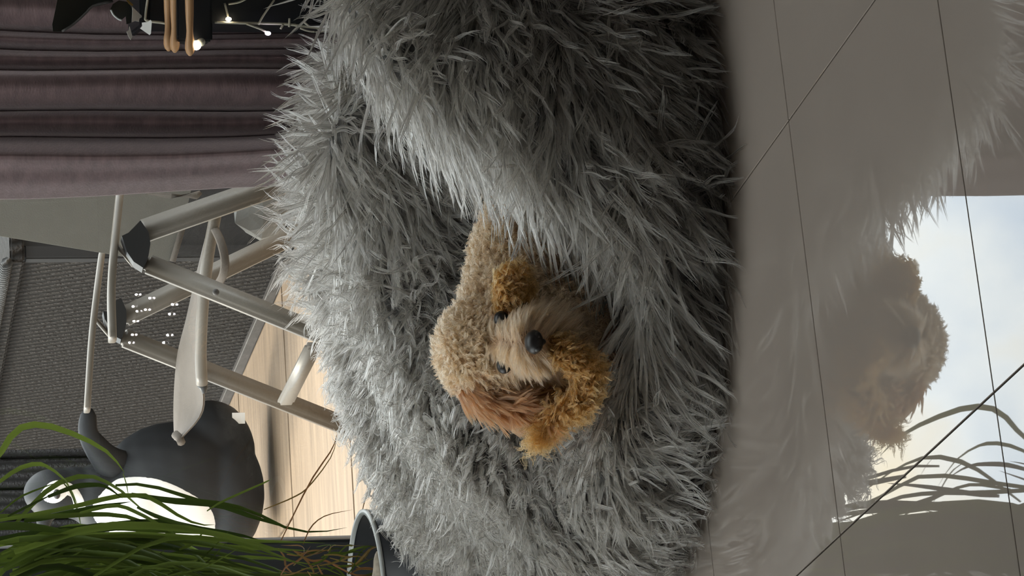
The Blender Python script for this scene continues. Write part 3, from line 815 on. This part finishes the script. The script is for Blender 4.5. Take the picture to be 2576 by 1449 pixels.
# the tuft that hangs below
tl = catmull([P(1390, 1060, 3.475), P(1380, 1086, 3.465), P(1350, 1104, 3.46), P(1318, 1120, 3.46)], 14)
tr_ = tl[rng.integers(0, 9, 160)] + rng.normal(size=(160, 3)) * 0.004
pts = clumped(tr_, np.tile(np.array([0, -1.0, 0.2]), (160, 1)), np.tile(unit(tl[-1] - tl[0]), (160, 1)), 0.024, k=12, per=7, spread=0.002, curl=0.0035, freq=1.8, lift=0.15, sag=0.2, jitter=0.25, tip=0.3)
hair_obj('curl_tuft', pts, 0.0004 * np.linspace(1, .35, 12), M['gold_hair'], dog)

# ------------------------------------------------------------------ potted palm with drooping leaves
YT = 4.31
pc = P(918, 1560, YT)
prad = float(pc[0] - P(918, 1282, YT)[0]); prad = abs(prad)
POT_X, POT_Y, POT_Z = float(pc[0]), YT + 0.0, float(P(918, 1400, YT)[2])
palm = empty('potted_palm', (POT_X, POT_Y, 0), 'palm with long drooping green leaves in a black cylinder pot by the window', 'plant')
def lathe(name, prof, mat, parent, seg=48):
    vs, fs = [], []
    for (r, z) in prof:
        for k in range(seg): vs.append((POT_X + r * math.cos(2 * math.pi * k / seg), POT_Y + r * math.sin(2 * math.pi * k / seg), z))
    for i in range(len(prof) - 1):
        for k in range(seg): fs.append((i * seg + k, i * seg + (k + 1) % seg, (i + 1) * seg + (k + 1) % seg, (i + 1) * seg + k))
    return mesh_obj(name, vs, fs, mat, parent, True)
pot = lathe('pot', [(0.0, 0.0), (prad * 0.98, 0.0), (prad, 0.004), (prad, POT_Z - 0.002), (prad - 0.006, POT_Z - 0.002), (prad - 0.008, POT_Z - 0.13), (0, POT_Z - 0.13)], M['pot'], palm)
lathe('pot_rim', [(prad - 0.0065, POT_Z - 0.004), (prad + 0.0006, POT_Z - 0.004), (prad + 0.0006, POT_Z + 0.001), (prad - 0.0065, POT_Z + 0.001), (prad - 0.0065, POT_Z - 0.004)], M['rim'], pot)
lathe('soil', [(prad - 0.009, POT_Z - 0.09), (prad * 0.5, POT_Z - 0.075), (0.0, POT_Z - 0.07)], M['soil'], palm)
tube('trunk', catmull([(POT_X + 0.02, POT_Y, POT_Z - 0.085), (POT_X + 0.0, POT_Y + 0.01, POT_Z + 0.12), (POT_X - 0.02, POT_Y, 0.7), (POT_X - 0.01, POT_Y, 0.98)], 16),
     np.linspace(0.035, 0.018, 16), M['bark'], palm, 12)
tube('bark_stub', catmull([P(958, 1470, YT - 0.10), P(958, 1435, YT - 0.10), P(954, 1408, YT - 0.10), P(948, 1388, YT - 0.09)], 10), [.013, .013, .012, .011, .01, .009, .008, .006, .004, .001], M['bark'], palm, 8)
def leaf_strip(name, line, w, mat, n=9, fold=0.25):
    c = catmull(line, n); tg = unit(np.gradient(c, axis=0))
    view = unit(np.array([random.uniform(-.5, .5), -1.0, random.uniform(-0.1, .7)]))
    vs, fs = [], []
    for i in range(n):
        u = i / (n - 1); ww = w * (0.55 + 0.45 * math.sin(min(1, u * 2.2) * 1.57)) * (1 - u ** 3 * 0.97)
        s = unit(np.cross(tg[i], view)); up = unit(np.cross(s, tg[i]))
        vs += [c[i] - s * ww / 2 + up * ww * fold, c[i], c[i] + s * ww / 2 + up * ww * fold]
    for i in range(n - 1):
        a = i * 3
        fs += [(a, a + 1, a + 4, a + 3), (a + 1, a + 2, a + 5, a + 4)]
    return mesh_obj(name, vs, fs, mat, palm, True)
CROWN = np.array([POT_X - 0.01, POT_Y, 0.97])
def leaf_px(line, w_px, mat, Y=None, dry=False):
    Y = YT + random.uniform(-0.12, 0.14) if Y is None else Y
    pts_ = [P(x, y, Y + 0.02 * i) for i, (x, y) in enumerate(line)]
    leaf_strip('leaf' if not dry else 'dry_leaf', pts_, w_px / 1850.0, M[mat], 12 if len(line) > 4 else 9)
seen_leaves = [
    ([(-40, 1190), (0, 1142), (42, 1083), (105, 1069), (196, 1097), (272, 1139), (314, 1190)], 19), ([(-40, 1235), (0, 1212), (45, 1181), (91, 1167), (122, 1174), (168, 1212), (199, 1278)], 13),
    ([(30, 1330), (63, 1292), (105, 1247), (154, 1212), (217, 1195), (265, 1209), (314, 1240), (349, 1275), (395, 1306)], 15),
    ([(120, 1250), (182, 1226), (224, 1219), (266, 1223), (310, 1255)], 14), ([(-20, 1312), (56, 1299), (168, 1278), (238, 1261), (297, 1247), (370, 1247), (419, 1278), (465, 1306), (507, 1320), (540, 1320)], 13),
    ([(-40, 1300), (0, 1299), (140, 1299), (245, 1294), (332, 1303), (420, 1340), (520, 1375)], 14), ([(-60, 1440), (0, 1415), (84, 1366), (164, 1331), (217, 1324), (300, 1335)], 28),
    ([(290, 1221), (363, 1219), (440, 1240), (507, 1261), (573, 1268), (646, 1292), (730, 1331), (804, 1338), (873, 1327)], 11), ([(330, 1245), (430, 1261), (545, 1271), (629, 1299), (734, 1331)], 20),
    ([(520, 1285), (559, 1261), (664, 1214), (685, 1203)], 7), ([(-40, 1370), (0, 1362), (105, 1345), (196, 1338), (314, 1324), (412, 1317), (524, 1338), (594, 1345), (664, 1362)], 30),
    ([(60, 1440), (180, 1400), (300, 1370), (440, 1352), (560, 1372), (700, 1400)], 26), ([(-40, 1330), (30, 1322), (120, 1330), (190, 1345)], 22),
    ([(200, 1290), (290, 1270), (350, 1290), (420, 1330), (480, 1370)], 13), ([(345, 1275), (400, 1300), (480, 1325), (535, 1340)], 12), ([(160, 1215), (180, 1240), (197, 1290), (205, 1330)], 6),
    ([(310, 1190), (318, 1215), (324, 1250)], 5), ([(60, 1310), (120, 1300), (240, 1275), (330, 1262)], 16), ([(20, 1300), (80, 1270), (140, 1240)], 9), ([(0, 1290), (50, 1250), (110, 1225), (140, 1215)], 6)]
for line, w in seen_leaves: leaf_px(line, w, 'leaf')
for i in range(62):          # the dense skirt of leaves
    x0, y0 = random.uniform(-60, 60), random.uniform(1350, 1570)
    ln = random.uniform(260, 780); dy = random.uniform(-70, 100) - (y0 - 1400) * 0.3
    bow = random.uniform(-85, -5)
    x0 += random.choice([0, 0, 120, 260])
    line = [(x0, y0), (x0 + ln * .3, y0 + dy * .25 + bow), (x0 + ln * .65, y0 + dy * .6 + bow * .8), (x0 + ln, y0 + dy + random.uniform(0, 40))]
    lim = 1318 + random.uniform(0, 45)
    line = [(x, max(y, lim + 0.03 * x + 6 * math.sin(x * .01 + i))) for x, y in line]
    leaf_px(line, random.uniform(7, 25), 'leaf')
for i in range(26):          # finer crossing blades
    x0, y0 = random.uniform(0, 560), random.uniform(1350, 1460)
    a = random.uniform(-0.6, 0.9); ln = random.uniform(80, 240)
    line = [(x0, y0), (x0 + ln * .5 * math.cos(a), y0 - ln * .5 * math.sin(a) * .6), (x0 + ln * math.cos(a), max(1330, y0 - ln * math.sin(a)))]
    leaf_px(line, random.uniform(5, 9), 'leaf')
for line in ([(762, 1369), (783, 1324), (821, 1296), (888, 1282)], [(664, 1282), (741, 1250), (779, 1222), (835, 1146), (849, 1086)], [(706, 1362), (779, 1215), (835, 1130), (849, 1086)],
             [(912, 1285), (925, 1250), (975, 1245), (945, 1235), (935, 1215)]):
    leaf_px(line, 4.5, 'leaf_dry', YT + 0.02, True)
for i in range(34):          # dried curls around the pot mouth
    x0, y0 = random.uniform(700, 900), random.uniform(1375, 1450)
    line = [(x0, y0)]
    a = random.uniform(-0.7, 0.9)
    for s_ in range(4):
        a += random.uniform(-0.6, 0.6); x0 += 30 * math.cos(a); y0 -= 24 * math.sin(a); line.append((x0, max(y0, 1372)))
    leaf_px(line, random.uniform(4, 7), 'leaf_dry' if i % 3 else 'leaf', YT + random.uniform(-0.08, 0.05), True)

# ------------------------------------------------------------------ dark cabinet with drumsticks, fairy lights and ornaments
YC = 4.36
cx0 = float(P(700, 60, YC)[0]); ctz = float(P(372, 30, YC)[2])
cab = empty('cabinet', (cx0 + 0.2, YC + 0.05, 0), 'low black lacquered cabinet beside the curtain with drumsticks on it', 'cabinet')
box_obj('body', (cx0, YC, 0.02), (cx0 + 0.6, YC + 0.15, ctz), M['cabinet'], cab, 0.003)
box_obj('top', (cx0 - 0.006, YC - 0.008, ctz), (cx0 + 0.6, YC + 0.15, ctz + 0.012), M['cabinet'], cab, 0.003)
box_obj('plinth', (cx0 + 0.02, YC + 0.02, 0.0), (cx0 + 0.6, YC + 0.14, 0.02), M['cabinet'], cab)
za, zb = float(P(535, 100, YC - 0.05)[2]), float(P(446, 100, YC - 0.05)[2])
xd = float(P(490, 104, YC - 0.05)[0])
box_obj('drawer_box', (xd, YC - 0.05, za), (xd + 0.5, YC, zb), M['cabinet'], cab, 0.003)
def drumstick(xa, ytip, Y, ln, label):
    tip = P(xa, ytip, Y); 
    xs = np.array([0, .004, .010, .018, .026, .034, .06, .12, ln]); rs = np.array([.0015, .0052, .0068, .0066, .0052, .0046, .0058, .0068, .0072])
    o = tube('drumstick', [tip + np.array([x_, 0, 0.0]) for x_ in xs], rs, M['stick'], None, 12)
    return tag(o, label, 'drumstick', 'drumsticks on the black cabinet')
drumstick(424, 129, YC - 0.015, 0.32, 'wooden drumstick on the black cabinet, uppermost of the three')
drumstick(440, 133, YC - 0.035, 0.32, 'wooden drumstick on the black cabinet, middle one of the three')
drumstick(478, 141, YC - 0.060, 0.32, 'wooden drumstick on the black cabinet, lowest one with the longest overhang')
# globe lamp
gl = empty('globe_lamp', P(497, 112, YC - 0.06), 'small round glowing glass bulb beside the drumsticks', 'lamp')
ellipsoid('bulb', P(494, 114, YC - 0.06), (.0065, .0065, .0065), emit_mat('lit_bulb', (1.0, 0.92, 0.75), 9.0), gl)
ellipsoid('socket', P(506, 106, YC - 0.058), (.006, .006, .006), M['wire'], gl, 2)
# fairy lights
ftop = P(540, 56, YC - 0.012)
fairy = empty('fairy_lights', ftop, 'string of tiny fairy lights on clear wire along the black cabinet edge', 'lights')
tube('wire', catmull([P(x, y, YC - 0.012) for x, y in [(372, -5), (366, 40), (370, 52), (405, 57), (432, 62)]], 24), 0.0019, M['wire'], fairy, 6)
tube('wire', catmull([P(x, y, YC - 0.012) for x, y in [(540, 56), (600, 58), (660, 59), (722, 61), (775, 68), (835, 70), (846, 40), (858, 10)]], 60), 0.0019, M['wire'], fairy, 6)
tube('wire', catmull([P(x, y, YC - 0.014) for x, y in [(755, 71), (775, 78), (800, 80), (838, 76)]], 12), 0.0013, M['wire'], fairy, 6)
for pts_ in ([(565, 8), (571, 30), (574, 46)], [(690, 0), (662, 40), (650, 62)], [(620, 60), (636, 66), (655, 73), (672, 82)], [(728, 46), (728, 62), (727, 68)], [(768, 46), (766, 56), (778, 66)], [(712, 62), (706, 73)], [(575, 10), (600, 6), (618, -2)]):
    tube('wire', catmull([P(x, y, YC - 0.014) for x, y in pts_], 8), 0.0016, M['wire'], fairy, 6)
warm, viol = emit_mat('warm_led', (1.0, 0.85, 0.6), 12.0), emit_mat('violet_led', (0.85, 0.75, 1.0), 12.0)
for x, y, mt in ((575, 48, warm), (674, 84, viol), (881, 5, viol)):
    ellipsoid('led', P(x, y, YC - 0.016), (.0028, .0028, .0042), mt, fairy, 2)
# dark leafy ornament and white scraps
orn = empty('leaf_ornament', P(250, 20, YC), 'dark broad leaf ornament hanging before the curtain top', 'ornament')
def slab(name, poly, Y, mat, parent, th=0.003, tilt=0.0):
    vs, n_ = [], len(poly)
    for s_ in (0, th):
        for i, (x, y) in enumerate(poly):
            vs.append(P(x, y, Y) + np.array([0, s_ + tilt * (x - poly[0][0]) * 0.0004, 0]))
    fs = [tuple(range(n_)), tuple(range(n_, 2 * n_))[::-1]] + [(i, n_ + i, n_ + (i + 1) % n_, (i + 1) % n_) for i in range(n_)]
    return mesh_obj(name, vs, fs, mat, parent)
lf1 = slab('leaf', [(150, -30), (140, 20), (131, 62), (133, 80), (158, 79), (185, 62), (215, 35), (238, 14), (285, 2), (300, -30)], YC + 0.03, M['dark_leaf'], orn, 0.003, 0.6)
tube('leaf_edge', catmull([P(x, y, YC + 0.028) for x, y in [(156, 79), (185, 61), (215, 34), (236, 14), (284, 3)]], 12), 0.0018, M['rail'], lf1, 6)
lf2 = slab('leaf', [(278, 22), (284, 10), (300, 0), (325, 4), (335, 22), (332, 55), (320, 60), (318, 40), (306, 50), (292, 42)], YC + 0.0, M['dark_leaf'], orn, 0.003, 0.5)
tube('leaf_edge', catmull([P(x, y, YC - 0.003) for x, y in [(279, 25), (286, 38), (298, 48), (306, 51)]], 8), 0.0014, M['rim'], lf2, 6)
pap = empty('paper_ornament', P(360, 50, YC - 0.02), 'folded white paper ornament with pointed tips beside the cabinet', 'ornament')
mp = pmat('white_paper', (0.62, 0.61, 0.58), 0.8)
slab('fold', [(333, 17), (362, 40), (353, 45), (351, 53), (341, 52), (332, 56), (333, 35)], YC - 0.02, mp, pap, 0.002, 1.2)
slab('fold', [(357, 57), (370, 56), (377, 51), (380, 56), (378, 86), (375, 89), (353, 71), (358, 65)], YC - 0.025, mp, pap, 0.002, -1.0)
slab('fold', [(326, 66), (329, 75), (334, 92), (329, 100), (323, 92), (318, 80), (324, 76)], YC - 0.015, mp, pap, 0.002, 1.0)
slab('fold', [(315, -10), (322, -2), (337, 10), (335, 14), (325, 9), (318, 0)], YC - 0.02, M['leaf_dry'], pap, 0.002, 1.0)

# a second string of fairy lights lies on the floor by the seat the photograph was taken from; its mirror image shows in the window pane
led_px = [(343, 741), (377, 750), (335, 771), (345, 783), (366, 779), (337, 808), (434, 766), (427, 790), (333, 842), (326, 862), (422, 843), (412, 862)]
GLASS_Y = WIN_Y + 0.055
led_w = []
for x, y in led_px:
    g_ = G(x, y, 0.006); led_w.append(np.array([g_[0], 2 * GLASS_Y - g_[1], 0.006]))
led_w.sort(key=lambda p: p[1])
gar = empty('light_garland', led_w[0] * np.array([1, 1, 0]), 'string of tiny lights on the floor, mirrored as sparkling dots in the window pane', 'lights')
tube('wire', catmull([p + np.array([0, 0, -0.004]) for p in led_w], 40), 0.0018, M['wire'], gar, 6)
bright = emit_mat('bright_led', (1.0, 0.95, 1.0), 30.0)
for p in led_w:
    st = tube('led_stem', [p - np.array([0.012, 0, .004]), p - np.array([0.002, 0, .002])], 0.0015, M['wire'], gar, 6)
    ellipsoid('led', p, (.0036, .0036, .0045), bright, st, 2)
